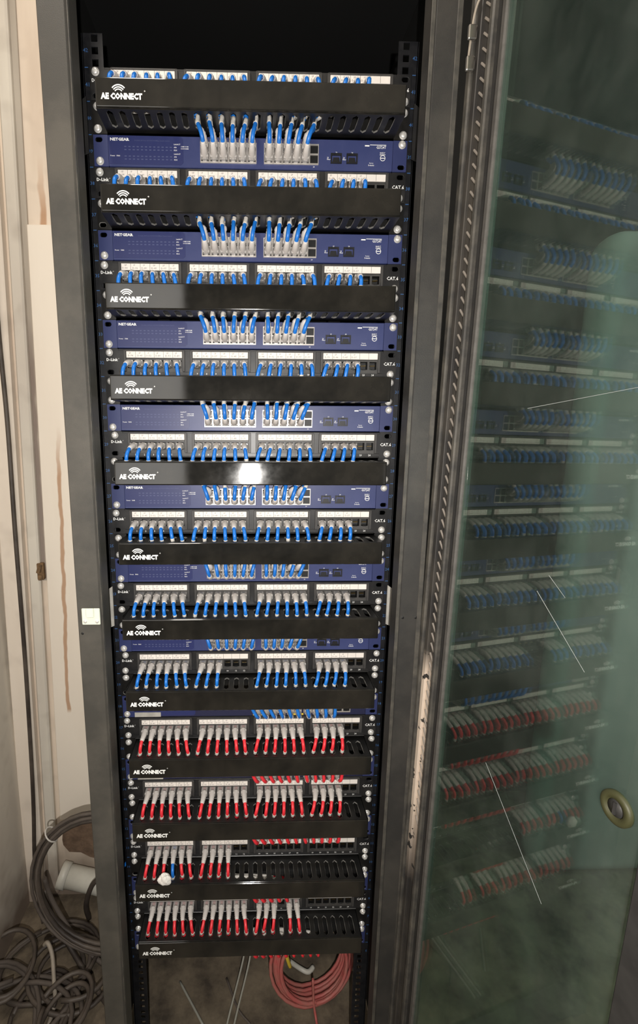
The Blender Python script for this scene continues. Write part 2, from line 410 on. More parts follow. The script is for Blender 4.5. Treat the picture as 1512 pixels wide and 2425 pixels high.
logo_me = text_mesh('logo', [('AE CONNECT', -212, -5.2, 8.6, 58, 0.6, 'l'), ('o', -150.5, 1.6, 2.2, 2.2, 0.1, 'c')],
    extra=[arc_band(-187, -2.5, 5.2, 6.6, 35, 145), arc_band(-187, -2.5, 7.8, 9.3, 38, 142), arc_band(-187, -2.5, 10.5, 12.1, 40, 140)])
brand_me = text_mesh('maker_name', [('D-Link', -239, 4.5, 4.6, 18.5, 0.25, 'l'), ('o', -219, 6.2, 1.3, 1.3, 0.05, 'c')])
cat_me = text_mesh('category_mark', [('CAT.6', 220.5, 1.0, 5.4, 19, 0.15, 'l')])
num_me = []
MC = (-160.5, -52.0, 56.0, 164.0); PP = 15.4
PORTX = [c+(i-2.5)*PP for c in MC for i in range(6)]
for k in range(4):
    num_me.append(text_mesh('port_numbers', [(str(k*6+i+1), (i-2.5)*PP, -17.2, 3.0, None, 0.1, 'c') for i in range(6)]))
sw_white = text_mesh('white_print', [('NETGEAR', -215.5, 15.2, 4.2, 29, 0.35, 'l'), ('GS724T', 208, 11.2, 4.0, 15, 0.1, 'r'),
    ('Power', -216, -7.2, 1.9, None, 0.1, 'l'), ('FAN', -206.5, -7.2, 1.9, None, 0.1, 'l'),
    ('Link/ACT', -119, 9.6, 1.8, None, .08, 'l'), ('SPD', -119, 5.5, 1.8, None, .08, 'l'), ('FDX', -119, 1.5, 1.8, None, .08, 'l'),
    ('Link/ACT', -119, -3.6, 1.8, None, .08, 'l'), ('SPD', -119, -7.6, 1.8, None, .08, 'l'), ('FDX', -119, -11.6, 1.8, None, .08, 'l'),
    ('10M/100M', -108, 6.6, 1.7, 11, .08, 'l'), ('1000M', -108, 3.8, 1.7, 11, .08, 'l'),
    ('23', 118, -4.2, 1.9, None, .1, 'c'), ('Fiber', 119.5, -6.6, 1.9, None, .1, 'c'), ('24', 143, -4.2, 1.9, None, .1, 'c'), ('Fiber', 144, -6.6, 1.9, None, .1, 'c'),
    ('23', 131, 3.0, 1.9, None, .1, 'c'), ('24', 155.6, 3.0, 1.9, None, .1, 'c'),
    ('Factory', 186, -11.0, 2.0, None, .1, 'c'), ('Defaults', 186, -13.8, 2.0, None, .1, 'c'),
    ('BASE-T', 203, 3.6, 1.9, 8, .12, 'c'), ('GIGABIT', 203, 1.0, 1.9, 9, .12, 'c'), ('24', 96.4, -17.5, 1.8, None, .1, 'c')],
    extra=[arc_band(203.5, -3.6, 3.4, 4.2, 0, 360, 16), rect2(199.3, 207.7, -4.1, -3.1), rect2(183, 208, 14.0, 14.8), rect2(175, 182, 12.2, 14.0)])
dots = []
for rz in (5.5, 1.3, -7.5, -11.6):
    for i in range(12): dots.append(rect2(-193+i*6.3-1.6, -193+i*6.3+1.6, rz-0.7, rz+0.7))
sw_grey = text_mesh('grey_print', [('ProSafe 24 Port 10/100/1000Mbps Smart Switch', -178.5, 13.8, 2.4, 53, .06, 'l')], extra=dots)
HAND = []
for k in range(6):
    for full in (6, 4, 3):
        it = []
        for i in range(full):
            it.append((random.choice(['2F', '1F', '2F', 'GF']), (i-2.5)*15.2-3+random.uniform(-1, 1), 2.3, 2.3, None, 0.0, 'l'))
            it.append(('D-%d' % (30+random.randrange(68)), (i-2.5)*15.2-5+random.uniform(-1, .6), -1.9, 2.5, 8.2, 0.0, 'l'))
        HAND.append((full, text_mesh('handwriting', it)))
def hand(full): return random.choice([m for f, m in HAND if f == full])
unum = text_mesh('unit_numbers', [(str(u), 0, (u-.5)*44.45, 5.2, None, 0.12, 'c') for u in range(5, 43)] ,
    extra=[rect2(-2.6, 2.6, u*44.45-.6, u*44.45+.6) for u in range(5, 42)])

# ------------------------------------------------------------------ setting
U1 = 44.45
def zc(u): return (u-.5)*U1
FLOOR = -90.0
def struct(o): o['kind'] = 'structure'; return o
b = MB(); b.box(-3200, 2600, -5200, 1400, FLOOR-60, FLOOR); struct(b.build('floor', 'floor_dirt'))
TILT = 0.022
def sheared(mb, z0=635.0):
    for v in mb.bm.verts: v.co.x += TILT*(v.co.z-z0)
WZ1 = 2750.0
b = MB(); b.box(-760, -296, 385, 505, FLOOR, WZ1); struct(b.build('wall_back', 'wall_paint'))
b = MB(); b.box(-900, -652, -1550, 385, FLOOR, WZ1); struct(b.build('wall_left', 'wall_grey'))
b = MB(); b.box(-648, -592, 362, 385, FLOOR, WZ1, 3); sheared(b); struct(b.build('trim_1', 'strip_cream'))
b = MB(); b.box(-582, -553, 368, 385, FLOOR+20, WZ1, 4); sheared(b); struct(b.build('trim_2', 'wall_grey'))
b = MB(); b.box(-553, -539, 379, 385, 900, WZ1, 1); sheared(b); struct(b.build('trim_3', 'strip_grey'))
b = MB(); b.box(-538, -330, 372, 384, 180, 1755, 1.5); sheared(b)
o = b.build('wall_board', 'board_white'); tag(o, 'white wall board with rust drips, behind the left rack post', 'board')
b = MB(); b.box(890, 2300, 400, 520, FLOOR, 1790, 55, seg=6)
for f in b.bm.faces: f.smooth = True
struct(b.build('wall_right', 'partition_paint'))
b = MB(); b.box(300, 2600, 760, 860, FLOOR, WZ1); struct(b.build('dark_backdrop', 'backdrop_dark'))  # added near-black backdrop, keeps the view through the glass dark
b = MB(); b.box(-3200, 2600, -5200, 1400, WZ1, WZ1+60); struct(b.build('ceiling', 'wall_grey'))

# ------------------------------------------------------------------ rack
rack = empty('server_rack', (0, 300, FLOOR), 'tall black open-fronted server rack with dusty grey front posts, standing on the dirt floor', 'rack')
rk_off = Vector((0, -300, -FLOOR))*M
def rpart(mb, name, m): 
    o = mb.build(name, m, rack); o.location = rk_off; return o
RT = 2010.0
for s in (-1, 1):
    b = MB()   # front post: a bent channel
    pr = [(287, -72), (283, -80), (248, -80), (243, -76), (241, -50), (246, -50), (248, -72), (281, -72), (281, -20), (287, -20)]
    b.poly([(s*x, y) for x, y in pr], FLOOR, RT, XY)
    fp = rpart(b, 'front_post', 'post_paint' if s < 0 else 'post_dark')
    if s > 0:
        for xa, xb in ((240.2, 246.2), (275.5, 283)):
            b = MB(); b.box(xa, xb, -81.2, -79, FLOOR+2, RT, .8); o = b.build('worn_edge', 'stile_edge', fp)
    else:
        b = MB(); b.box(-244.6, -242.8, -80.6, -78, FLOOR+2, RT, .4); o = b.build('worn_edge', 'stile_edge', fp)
    b = MB(); b.box(s*255-3, s*255+3, -48, -36, FLOOR+20, RT-20, 1.5); rpart(b, 'inner_flange', 'rack_black')
    # mounting rail with square holes
    b = MB(); x0, x1 = (-251, -221) if s < 0 else (221, 251)
    z = 0.0
    b.cell(x0, x1, -20, 0, None, 0, 2, XZ)
    for u in range(1, 43):
        for h in (6.35, 22.225, 38.1):
            lo_ = (u-1)*U1 + {6.35: 0, 22.225: 14.29, 38.1: 30.16}[h]; hi_ = (u-1)*U1 + {6.35: 14.29, 22.225: 30.16, 38.1: U1}[h]
            b.cell(x0, x1, lo_, hi_, (s*233, (u-1)*U1+h, 4.7, 4.7, False), 0, 2, XZ)
    b.box(s*251-1, s*251+1, 0, 46, -20, 42*U1)
    rpart(b, 'mounting_rail', 'rail_black')
    o = put('unit_numbers', unum, 'print_blue', rack); o.location = rk_off + Vector((s*246.5, -0.6, 0))*M
    for zb, nm in ((1010, 'bracket_zinc'), (1770, 'rack_black')):
        b = MB(); b.poly([(s*246, zb-66), (s*284, zb-82), (s*284, zb-20), (s*246, zb+8)], -12, -9, XZ)
        b.box(s*268-6, s*268+6, -13.5, -12, zb-44, zb-32, .8)
        rpart(b, 'side_bracket', nm)
    b = MB(); b.box(s*286-2, s*286+2, -20, 740, FLOOR+10, RT); rpart(b, 'side_panel', 'inside_black')
    b = MB(); b.box(s*262-20, s*262+20, 700, 740, FLOOR, RT, 2); rpart(b, 'rear_post', 'rack_black')
b = MB(); b.box(-284, 284, 730, 740, 420, RT); rpart(b, 'back_panel', 'inside_black')
b = MB(); b.box(-288, 288, -80, 740, RT, RT+20, 2); rpart(b, 'top_panel', 'inside_black')
b = MB(); b.box(-241, 241, -78, -40, RT-70, RT, 2); rpart(b, 'top_beam', 'rack_black')
b = MB(); b.box(-288, 288, -76, -30, FLOOR, FLOOR+38, 2); rpart(b, 'bottom_beam', 'post_paint')
# latch strike on the left post
b = MB(); b.box(-276.5, -247, -83, -80.1, 977, 1005, 1.0); b.box(-269, -256, -86, -82.5, 990, 1006, 1.2)
plate = rpart(b, 'latch_plate', 'latch_cream'); plate['label'] = 'small cream latch plate with two screws'
for x in (-271, -252):
    b = MB(); b.lathe([(3, 0), (2.8, 1), (0, 1.8)], (x, -83, 983)); o = b.build('screw', 'screw_steel', plate)
for (x, z) in ((-278, 961), (252, 985), (274, 985)):
    b = MB(); b.lathe([(2.3, 0.2), (1.9, .5), (0, .2)], (x, -80, z)); rpart(b, 'plug_hole', 'jack_black')

# ------------------------------------------------------------------ devices
def screw_mesh():
    b = MB(); b.lathe([(5.9, 0), (5.9, .8), (4.9, 1.0), (4.9, 2.2), (4.1, 3.4), (2.4, 4.1), (0, 4.3)], (0, 0, 0), n=16)
    b.box(-3.0, 3.0, -4.6, -3.6, -.55, .55); b.box(-.55, .55, -4.6, -3.6, -3.0, 3.0)
    return b.mesh('screw')
SCREW = screw_mesh()
def screws(root, where):
    for (x, z) in where:
        o = put('screw', SCREW, 'screw_steel', root); o.location = Vector((x+random.uniform(-.8, .8), -2.4, z+random.uniform(-.8, .8)))*M
        o.rotation_euler = (0, random.uniform(0, 1.5), 0)
def ear(b, s, hz, y0=-2.4, y1=-0.3, xin=219.5, xout=241.3):
    x0, x1 = (xin, xout) if s > 0 else (-xout, -xin)
    for z in ((-hz, 0), (0, hz)):
        zz = -15.2 if z[0] < 0 else 15.2
        b.cell(x0, x1, z[0], z[1], (s*233.2, zz, 5.4, 3.3, True), y0, y1, XZ)

ORD = ['top', 'second', 'third', 'fourth', 'fifth', 'sixth', 'seventh', 'eighth', 'ninth', 'tenth', 'eleventh', 'twelfth']
def nth(i): return 'topmost' if i == 0 else ('lowest' if i == 11 else ORD[i])
def nth2(i): return 'topmost' if i == 0 else ('lowest' if i == 11 else ORD[i] + ' highest')

# --- cable managers
NS = 24; SP = 17.7; SX0 = -203.6
def duct_mesh():
    b = MB(); hw = 219.0
    b.box(-hw, hw, -2.6, -.4, -19, 19)
    for z0 in (16.4, -19.0):
        b.cell(-hw, SX0-SP/2, -54, -2, None, z0, z0+2.6, XY)
        for i in range(NS):
            x = SX0+i*SP; b.cell(x-SP/2, x+SP/2, -54, -2, (x, -31.5, 4.1, 18.5, True), z0, z0+2.6, XY)
        b.cell(SX0+(NS-.5)*SP, hw, -54, -2, None, z0, z0+2.6, XY)
    for s in (-1, 1):
        b.box(s*hw-1, s*hw+1, -54, -2, -19, 19); ear(b, s, 21.6)
    return b.mesh('duct')
DUCT = duct_mesh()
def cover_mesh():
    b = MB(); b.box(-219.2, 219.2, -2.2, 1.0, -18.4, 18.4, 1.5, seg=3)
    b.box(-219.2, 219.2, 0.6, 5.0, 17.0, 18.9, .6); b.box(-219.2, 219.2, 0.6, 5.0, -18.9, -17.0, .6)
    return b.mesh('cover')
COVER = cover_mesh()
MGR = []
for i in range(12):
    u = 40-3*i
    what = ['smudged', 'thumb-marked', 'half pale, half dark', 'half grey, half mirror-dark', 'flash-lit', 'with a thin bright streak', 'with blotchy blue reflections', 'above a grey rating label', 'over the first two rows of red cords', 'between two full rows of red cords', 'a white lump on its edge', 'over the coiled red cable'][i]
    root = empty('cable_manager', (0, 0, zc(u)), 'slotted black cable manager, %s of twelve, %s' % (nth(i), what), 'cable manager', 'cable managers in the rack')
    if not DUCT.materials: DUCT.materials.append(MATS['duct_black']); DUCT.materials.append(MATS['slot_edge'])
    put('slotted_duct', DUCT, None, root)
    c = put('cover', COVER, 'cover_black', root); c.location = (random.uniform(-.6, .6)*M, -55*M, 0)
    t = [0.4, 0.9, 0.6, 0.8, 3.7, 1.2, .5, .6, .3, .6, .2, .1][i]
    c.rotation_euler = (math.radians(-t), 0, math.radians(random.uniform(-.12, .12)))
    lg = put('logo', logo_me, 'print_white', c); lg.location = (0, -2.35*M, 0)
    screws(root, [(-233.2, 15.2), (233.2, 15.2), (233.2, -15.2)] + ([(-233.2, -15.2)] if i % 3 != 1 else []))
    MGR.append(root)

# --- patch panels
def panel_mesh():
    b = MB()
    for s in (-1, 1): ear(b, s, 21.6)
    b.box(-219.5, 219.5, -2.6, -.3, 18.8, 21.6, .5); b.box(-219.5, 219.5, -5.0, -.3, -21.8, -19.6, .8)
    b.box(-219.5, 219.5, -2.4, -.3, -19.8, -14.2)
    edges = [-219.5] + [v for c in MC for v in (c-49, c+49)] + [219.5]
    for k in range(0, 10, 2): b.box(edges[k], edges[k+1], -2.4, -.3, -14.6, 19)
    b.box(-219.5, 219.5, 8, 60, -18, -16.5)
    return b.mesh('panel')
PANEL = panel_mesh()
def module_mesh():
    b = MB()
    b.box(-49, 49, -5.5, -1, 17.6, 20.4, .6); b.box(-49, 49, -4.2, -1, 6.0, 7.6, .4)
    for s in (-1, 1): b.box(s*48-2, s*48+2, -5.5, -1, -14, 20, .6)
    b.box(-48, 48, -2.2, -.6, 7, 18)
    x = -46.2
    for i in range(6):
        cx = (i-2.5)*PP; b.cell(cx-PP/2, cx+PP/2, -14.4, 6.4, (cx, -2.2, 6.1, 6.3, False), -2.6, -1.0, XZ)
    b.box(-46.2, 46.2, 12, 14, -14, 7)
    return b.mesh('module')
MODULE = module_mesh()
def jack_mesh():
    b = MB()
    for (x0, x1, z0, z1) in ((-6.8, -6.0, -9.2, 4.8), (6.0, 6.8, -9.2, 4.8), (-6.8, 6.8, 4.0, 4.8), (-6.8, 6.8, -9.2, -8.4)): b.box(x0, x1, -1.4, 12, z0, z1)
    b.box(-3.2, 3.2, -2.8, -1.0, -9.6, -7.6, .3); b.box(-6, 6, 10, 12, -9, 4.5)
    return b.mesh('jack')
JACK = jack_mesh()
def contact_mesh():
    b = MB()
    for k in range(8): b.box((k-3.5)*1.05-.3, (k-3.5)*1.05+.3, 0, 6, -4.4+.05*k, -3.8+.05*k)
    return b.mesh('contacts')
CONT = contact_mesh()
def strip_mesh():
    b = MB(); b.box(-45.5, 45.5, -4.6, -3.6, -5.0, 5.0, .3); return b.mesh('label_strip')
STRIP = strip_mesh()
LINES = text_mesh('cell_lines', [], extra=[rect2((i-2)*15.2-.22, (i-2)*15.2+.22, -4.7, 4.7) for i in range(5)])
USED = [list(range(22)) for _ in range(12)]
USED[7] = list(range(9)) + list(range(12, 22))
USED[10] = list(range(10)); USED[11] = list(range(15)) + [16, 17]
PDX = [0, 0, -1.2, .8, 1.5, -1.5, 0, 1.0, -.8, .2, 0, 0]
PANELS = []
for i in range(12):
    u = 41-3*i
    root = empty('patch_bay', (PDX[i], 0, zc(u)), 'black patch panel with white label strips, %s of twelve, %s' % (nth(i), 'full of blue cords' if i < 7 else 'three empty ports mid-row' if i == 7 else 'full of red cords' if i in (8, 9) else 'half empty, one blue cord' if i == 10 else 'red cords with two set apart'), 'patch panel', 'patch panels in the rack')
    put('face_plate', PANEL, 'panel_black', root)
    for k in range(4):
        m = put('port_module', MODULE, 'module_grey', root); m.location = (MC[k]*M, 0, 0)
        s = put('label_strip', STRIP, 'paper', m); s.location = (0, 0, 12.7*M)
        l = put('cell_lines', LINES, 'module_grey', m); l.location = (0, -4.75*M, 12.7*M)
        if i < 10 or k < 2:
            h = put('handwriting', hand(4 if k == 3 else 3 if (i == 7 and k == 1) else 6), 'ink', m); h.location = (0, -4.8*M, 12.7*M)
        n = put('port_numbers', num_me[k], 'print_white', m); n.location = (0, -5.1*M if False else -2.9*M, 0)
        for p in range(6):
            j = put('jack', JACK, 'jack_grey' if k*6+p not in USED[i] else 'jack_black', m); j.location = ((p-2.5)*PP*M, 0, 0)
            if k*6+p not in USED[i]:
                g = put('contacts', CONT, 'gold', m); g.location = ((p-2.5)*PP*M, 0, 2*M)
    n = put('maker_name', brand_me, 'print_white', root); n.location = (0, -2.6*M, 0)
    n = put('category_mark', cat_me, 'print_white', root); n.location = (0, -2.6*M, 0)
    screws(root, [(-233.2, 15.2), (233.2, -15.2)] + ([(-233.2, -15.2)] if i > 6 else []) + ([(233.2, 15.2)] if i in (7, 8) else []))
    PANELS.append(root)

# --- switches
COLX = [-71.8, -57.4, -43.0, -28.5, -14.1, .3, 26.2, 40.2, 54.2, 68.2, 82.2, 96.2]
EXITX = [-80.9, -62.2, -44.8, -26.8, -9.5, 6.5, 25.9, 42.5, 58.4, 76.4, 93.6]
def sw_body():
    b = MB(); b.box(-219.3, 219.3, -3.0, 210, -21.4, 21.4, .8)
    return b.mesh('housing')
SWB = sw_body()
def sw_ear(s):
    b = MB(); ear(b, s, 21.6); return b.mesh('ear')
SWE = {s: sw_ear(s) for s in (-1, 1)}
def sw_plate():
    b = MB(); pts = [(-218, -18.5), (-109, -18.5), (-105, -15), (-105, 17), (-109, 20.3), (-218, 20.3)]
    b.poly(pts, -3.5, -2.8, XZ); return b.mesh('led_plate')
SWP = sw_plate()
def sw_block(x0, x1):
    b = MB(); n = round((x1-x0)/14.2)
    w = (x1-x0)/n
    for r in (0, 1):
        z0, z1 = (-15.0, -.4) if r == 0 else (-.4, 13.6)
        for k in range(n): b.cell(x0+k*w, x0+(k+1)*w, z0, z1, (x0+(k+.5)*w, (z0+z1)/2 + (.4 if r == 0 else -.4), 6.0, 5.6, False), -4.6, -3.0, XZ)
    return b.mesh('port_block')
SWG = [sw_block(-79, 7.5), sw_block(19, 103.5)]
SWG2 = [sw_block(7, 96.5), sw_block(100, 189.5)]
def hole_mesh():
    b = MB(); b.box(-6.4, 6.4, -3.4, -2.9, -5.8, 5.8); b.box(-2.6, 2.6, -3.8, -3.0, -6.0, -4.2); return b.mesh('port')
PORT = hole_mesh()
def sfp_mesh():
    b = MB()
    b.cell(-8.5, 8.5, -7, 7, (0, -.5, 6.6, 4.6, False), -5.2, -3.0, XZ)
    b.poly([(-6, -5.4), (6, -5.4), (4.5, 1.5), (-4.5, 1.5)], -4.0, -3.2, XZ)
    b.box(-3, 3, -5.6, -4.8, 4.2, 6.4, .3)
    return b.mesh('fibre_socket')
SFP = sfp_mesh()
COL2 = [14, 29, 44, 59, 74, 89, 107, 122, 137, 152, 167, 182]
EXIT2 = [-2, 14, 31, 48, 65, 82, 100, 118, 136, 154, 172]
SWS = []
for i in range(12):
    u = 39-3*i; var = i >= 7
    root = empty('network_switch', (0, 0, zc(u)), ('blue 24-port network switch, %s of the stack' % nth(i)) if not var else ('dark navy network switch mostly hidden below the %s cable manager' % nth(i)), 'network switch', 'network switches in the rack')
    put('housing', SWB if True else None, None, root)
    SWB.materials.clear() if False else None
    hb = [c for c in root.children if c.name.startswith('housing')][0]
    if not hb.data.materials: hb.data.materials.append(MATS['switch_blue'])
    hb.material_slots[0].link = 'OBJECT'; hb.material_slots[0].material = MATS['navy_dark' if var else 'switch_blue']
    for s in (-1, 1): put('ear', SWE[s], 'switch_ear', root)
    put('led_plate', SWP, 'switch_plate', root)
    if not var:
        for g in SWG: put('port_block', g, 'port_steel', root)
    else:
        for g in SWG2: put('port_block', g, 'port_steel', root)
    for cx in (COL2 if var else COLX):
        for z in (6.2, -7.3):
            p = put('port', PORT, 'jack_black', root); p.location = (cx*M, 0, z*M)
    for x in ((131, 155.6) if not var else ()):
        p = put('fibre_socket', SFP, 'jack_grey', root); p.location = (x*M, 0, -5.4*M)
        p.data.materials[0] = MATS['rail_black']
    if not var:
        o = put('white_print', sw_white, 'print_white', root); o.location = (0, -3.7*M, 0)
        o = put('grey_print', sw_grey, 'print_grey', root); o.location = (0, -3.7*M, 0)
    else:
        b = MB(); b.box(-219, -170, -5, -3.4, -20, -11, .3); o = b.build('rating_label', 'bracket_zinc', root)
        if i == 7:
            for x0 in (4, 78):
                b = MB(); b.box(x0, x0+22, -5.6, -4.7, -19, -15.5, .2); b.build('yellow_strip', 'yellow', root)
    screws(root, [(-233.2, -15.2), (233.2, 15.2)])
    SWS.append(root)

# ------------------------------------------------------------------ patch cords
def plug_mesh():
    """modular plug, cable side at -Y, origin on the socket axis"""
    b = MB(); b.box(-5.8, 5.8, -13, 6, -4.0, 4.0, .5)
    b.box(-3.0, 3.0, -12, 3, -6.0, -4.6, .3); b.box(-5.8, 5.8, -15.5, -12.6, -4.6, 4.6, .6)
    return b.mesh('plug')
PLUG = plug_mesh()
CR = 3.15
def add_boot(parent, path, origin, rev=False):
    if rev: path = path[::-1]
    n = 15; pts = resample(path, 12.0, 37.0, n); rad = []
    for k in range(n):
        t = k/(n-1); r = 6.1-2.2*t
        rad.append(r+(0.38 if k % 2 == 0 else -0.38) if k < n-2 else r*.95)
    rad[0] = 5.2
    b = MB(); b.tube([p-origin for p in pts], rad, 9); o = b.build('strain_relief_boot', 'boot_clear', parent); return o
WORD = 'one two three four five six seven eight nine ten eleven twelve thirteen fourteen fifteen sixteen seventeen eighteen nineteen twenty twenty-one twenty-two twenty-three twenty-four'.split()
def cord(i, n, kind, order):
    """patch cord from port n of patch panel i, through manager i, to the switch under it"""
    zp = zc(41-3*i)-1.8; xp = PORTX[n]+PDX[i]; zm = zc(40-3*i); zs = zc(39-3*i)
    col = min(10, order//2); low = order % 2 == 0
    if kind == 'red' and i == 11: col = min(10, order//2)
    rj = lambda a: random.uniform(-a, a)
    xs = SX0+SP*n + rj(1.0); xe = (EXITX if i < 7 else EXIT2)[col]+rj(1.0); xq = (COLX if i < 7 else COL2)[col]
    pj = rj(1.6)
    P0 = Vector((xp, 0, zp))
    yo = -37+rj(2.0)
    top = [(xp, 4, zp), (xp, -9, zp), (xp+(xs-xp)*.12+rj(.5), -22, zp-.9+pj*.3), (xp+(xs-xp)*.42, -33, zp-5.0+pj*.6), (xp+(xs-xp)*.75, yo-3.5, zp-13.5+pj), (xs, yo-2, zm+17), (xs, yo+1, zm+8)]
    mid = [(xs+(xe-xs)*.25, -30+rj(7), zm+rj(5)), (xs+(xe-xs)*.75, -29+rj(7), zm+rj(5)-2)]
    if low:
        zq = zs-7.3
        bot = [(xe, -31, zm-10), (xe+(xq-xe)*.12, -32, zm-20), (xq+(xe-xq)*.4, -37, zs+12), (xq+(xe-xq)*.12, -36, zs+3.0), (xq, -27, zs-4.5), (xq, -15, zq+.3), (xq, -8, zq), (xq, 3, zq)]
    if i >= 7 and low:
        zq = zs-7.3
        bot = [(xe, -36, zm-10), (xe+(xq-xe)*.15, -41, zm-20), (xq+(xe-xq)*.62, -41, zs+14), (xq+(xe-xq)*.3, -42, zs+5), (xq+(xe-xq)*.06, -35, zs-3.5), (xq, -25, zs-7), (xq, -15, zq-.2), (xq, -8, zq), (xq, 3, zq)]
    elif not low:
        zq = zs+6.2
        bot = [(xe, -22, zm-10), (xe+(xq-xe)*.15+rj(1), -22, zm-20), (xq+(xe-xq)*.4+rj(2), -27, zs+18), (xq+rj(1), -24, zs+13), (xq, -18, zs+8.5), (xq, -12, zq+.3), (xq, -7, zq), (xq, 3, zq)]
    path = spline(top+mid+bot, 4)
    b = MB(); b.tube([p-P0 for p in path], CR, 8)
    row = nth(i)
    root = b.build('patch_cable', 'cable_'+kind); root.location = P0*M
    tag(root, '%s patch cord in port number %s of the %s patch panel' % (kind, WORD[n], row), 'cable', 'patch cords')
    pl = put('plug', PLUG, 'plug_clear', root)
    add_boot(root, path, P0)
    p2 = put('plug', PLUG, 'plug_clear', root); p2.location = (Vector((xq, 0, zq))-P0)*M
    add_boot(root, path, P0, True)
    # marker sleeves where the cord enters and leaves the duct
    zt = zm+17.5+rj(1.2); zb = zm-17.5+rj(2.0)
    kt = min(range(len(path)//2), key=lambda k: abs(path[k].z-zt)+ (50 if path[k].y > -20 else 0))
    kb = min(range(len(path)//2, len(path)), key=lambda k: abs(path[k].z-zb))
    for kk, ln in ((kt, 7.0), (kb, 11.0+rj(3))):
        L = 0.0
        for a, c in zip(path[:kk], path[1:kk+1]): L += (c-a).length
        b = MB(); b.tube([p-P0 for p in resample(path, L-ln/2, L+ln/2, 5)], CR+.35, 8); b.build('marker_sleeve', 'sleeve', root)
    k0, k1 = 4*len(top)-2, 4*(len(top)+len(mid))
    b = MB(); b.tube([p-P0 for p in path[k0:k1]], CR+.5, 8); b.build('marker_sleeve', 'sleeve', root)
    return root
for i in range(12):
    for order, n in enumerate(USED[i]):
        if i == 10 and n == 3: kind = 'blue'
        else: kind = 'blue' if i < 8 else 'red'
        cord(i, n, kind, order if i < 11 else order)

# ------------------------------------------------------------------ small things in the rack
b = MB(); bmesh.ops.create_icosphere(b.bm, subdivisions=3, radius=1.0)
for v in b.bm.verts:
    d = v.co.normalized(); k = 1+.10*math.sin(5*d.x+3*d.z)+.08*math.sin(7*d.y-4*d.x)+random.uniform(-.03, .03)
    v.co = Vector((d.x*12.5*k, d.y*8*k, d.z*11.5*k))
o = b.build('paper_tag', 'tag_white', None, (-163, -56, zc(10)+31)); tag(o, 'crumpled white tag lump resting on the second lowest cable manager', 'tag')
b = MB(); b.tube(spline([(-300, 60, 415), (-285, 30, 405), (-262, 10, 412), (-245, 14, 432), (-236, 40, 440), (-228, 90, 445)], 6), 3.4)
o = b.build('blue_cable', 'cable_blue'); tag(o, 'blue cable end poking out beside the left mounting rail near the bottom', 'cable')

def coil(name, m, c, R, rz, tilt, loops, rad, label, jit=10.0, a0=0, a1=360, squash=1.0):
    """one long cable wound in several loops"""
    pts = []
    N_ = 26
    rr = [(random.uniform(-jit, jit), random.uniform(-jit, jit)*.8, random.uniform(-.06, .06)) for _ in range(loops+1)]
    rot = Matrix.Rotation(rz, 3, 'Z') @ Matrix.Rotation(tilt, 3, 'X')
    for l in range(loops):
        for k in range(N_):
            t = k/N_; a = math.radians(a0+(a1-a0)*t)-math.pi/2
            q = [rr[l][j]*(1-t)+rr[l+1][j]*t for j in range(3)]
            p = Vector(((R+q[0])*math.cos(a)*(1+q[2]), q[1]+(l-loops/2)*rad*.7, (R+q[0])*math.sin(a)*squash))
            pts.append(Vector(c)+rot @ p)
    b = MB(); b.tube(pts, rad, 7); o = b.build(name, m); tag(o, label, 'cable'); return o
coil('coiled_cable', 'old_red', (150, 128, 14), 92, 0.15, math.radians(-14), 17, 4.2, 'coil of dusty dark red cable hanging below the lowest manager', 13)
b = MB(); b.tube(spline([(84, 95, 120), (86, 92, 70), (92, 95, 40), (96, 100, 22)], 5), 4.5); o = b.build('yellow_cable', 'yellow'); tag(o, 'short yellow cable hanging beside the red coil', 'cable')
b = MB(); b.tube(spline([(150, 88, 0), (152, 78, -55), (156, 66, -82), (158, 40, -86)], 5), 3.0); o = b.build('hanging_cable', 'old_red'); tag(o, 'loose red cable end trailing down in front of the red coil', 'cable')
zl = FLOOR+3
for k, (pts, m, r, lab) in enumerate([
    ([(-10, 180, zl+70), (-22, 150, zl+40), (-55, 60, zl+1), (-60, 20, zl)], 'zip_grey', 2.6, 'grey plastic strip leaning on the rack floor, left one of the pair'),
    ([(4, 178, zl+70), (-5, 150, zl+40), (-38, 60, zl+1), (-42, 20, zl)], 'zip_grey', 2.6, 'grey plastic strip leaning on the rack floor, right one of the pair'),
    ([(-178, 150, zl), (-140, 100, zl), (-110, 60, zl)], 'zip_grey', 2.8, 'thin greyish rod lying at the left of the rack floor'),
    ([(-60, 155, zl), (-30, 90, zl+2), (0, 60, zl)], 'dusty_cable', 2.6, 'thin dusty cable crossing under the two grey strips'),
    ([(100, 190, zl+4), (130, 165, zl+10), (150, 160, zl+6), (165, 172, zl+4)], 'pvc_white', 6.0, 'pale plastic scrap lying inside the red coil')]):
    b = MB(); b.tube(spline(pts, 5), r, 7); o = b.build('loose_strip', m); tag(o, lab, 'scrap')

# ------------------------------------------------------------------ glass door, swung open on the right
DANG = math.radians(278.0); DD = Vector((math.cos(DANG), math.sin(DANG), 0)); DN = Vector((-DD.y, DD.x, 0))   # DN points away from the rack
if DN.x < 0: DN = -DN
door = empty('glass_door', (295, -80, FLOOR+20), 'dusty tinted glass rack door swung wide open on its right hinges', 'door')
door.rotation_euler = (math.radians(0), 0, DANG)
LEAN = 0.0125
def dpart(mb, name, m):   # local: x = along the door, y = away from the rack (+) / towards it (-), z = height above floor datum
    for v in mb.bm.verts:
        v.co.z -= FLOOR+20
    o = mb.build(name, m, door); return o
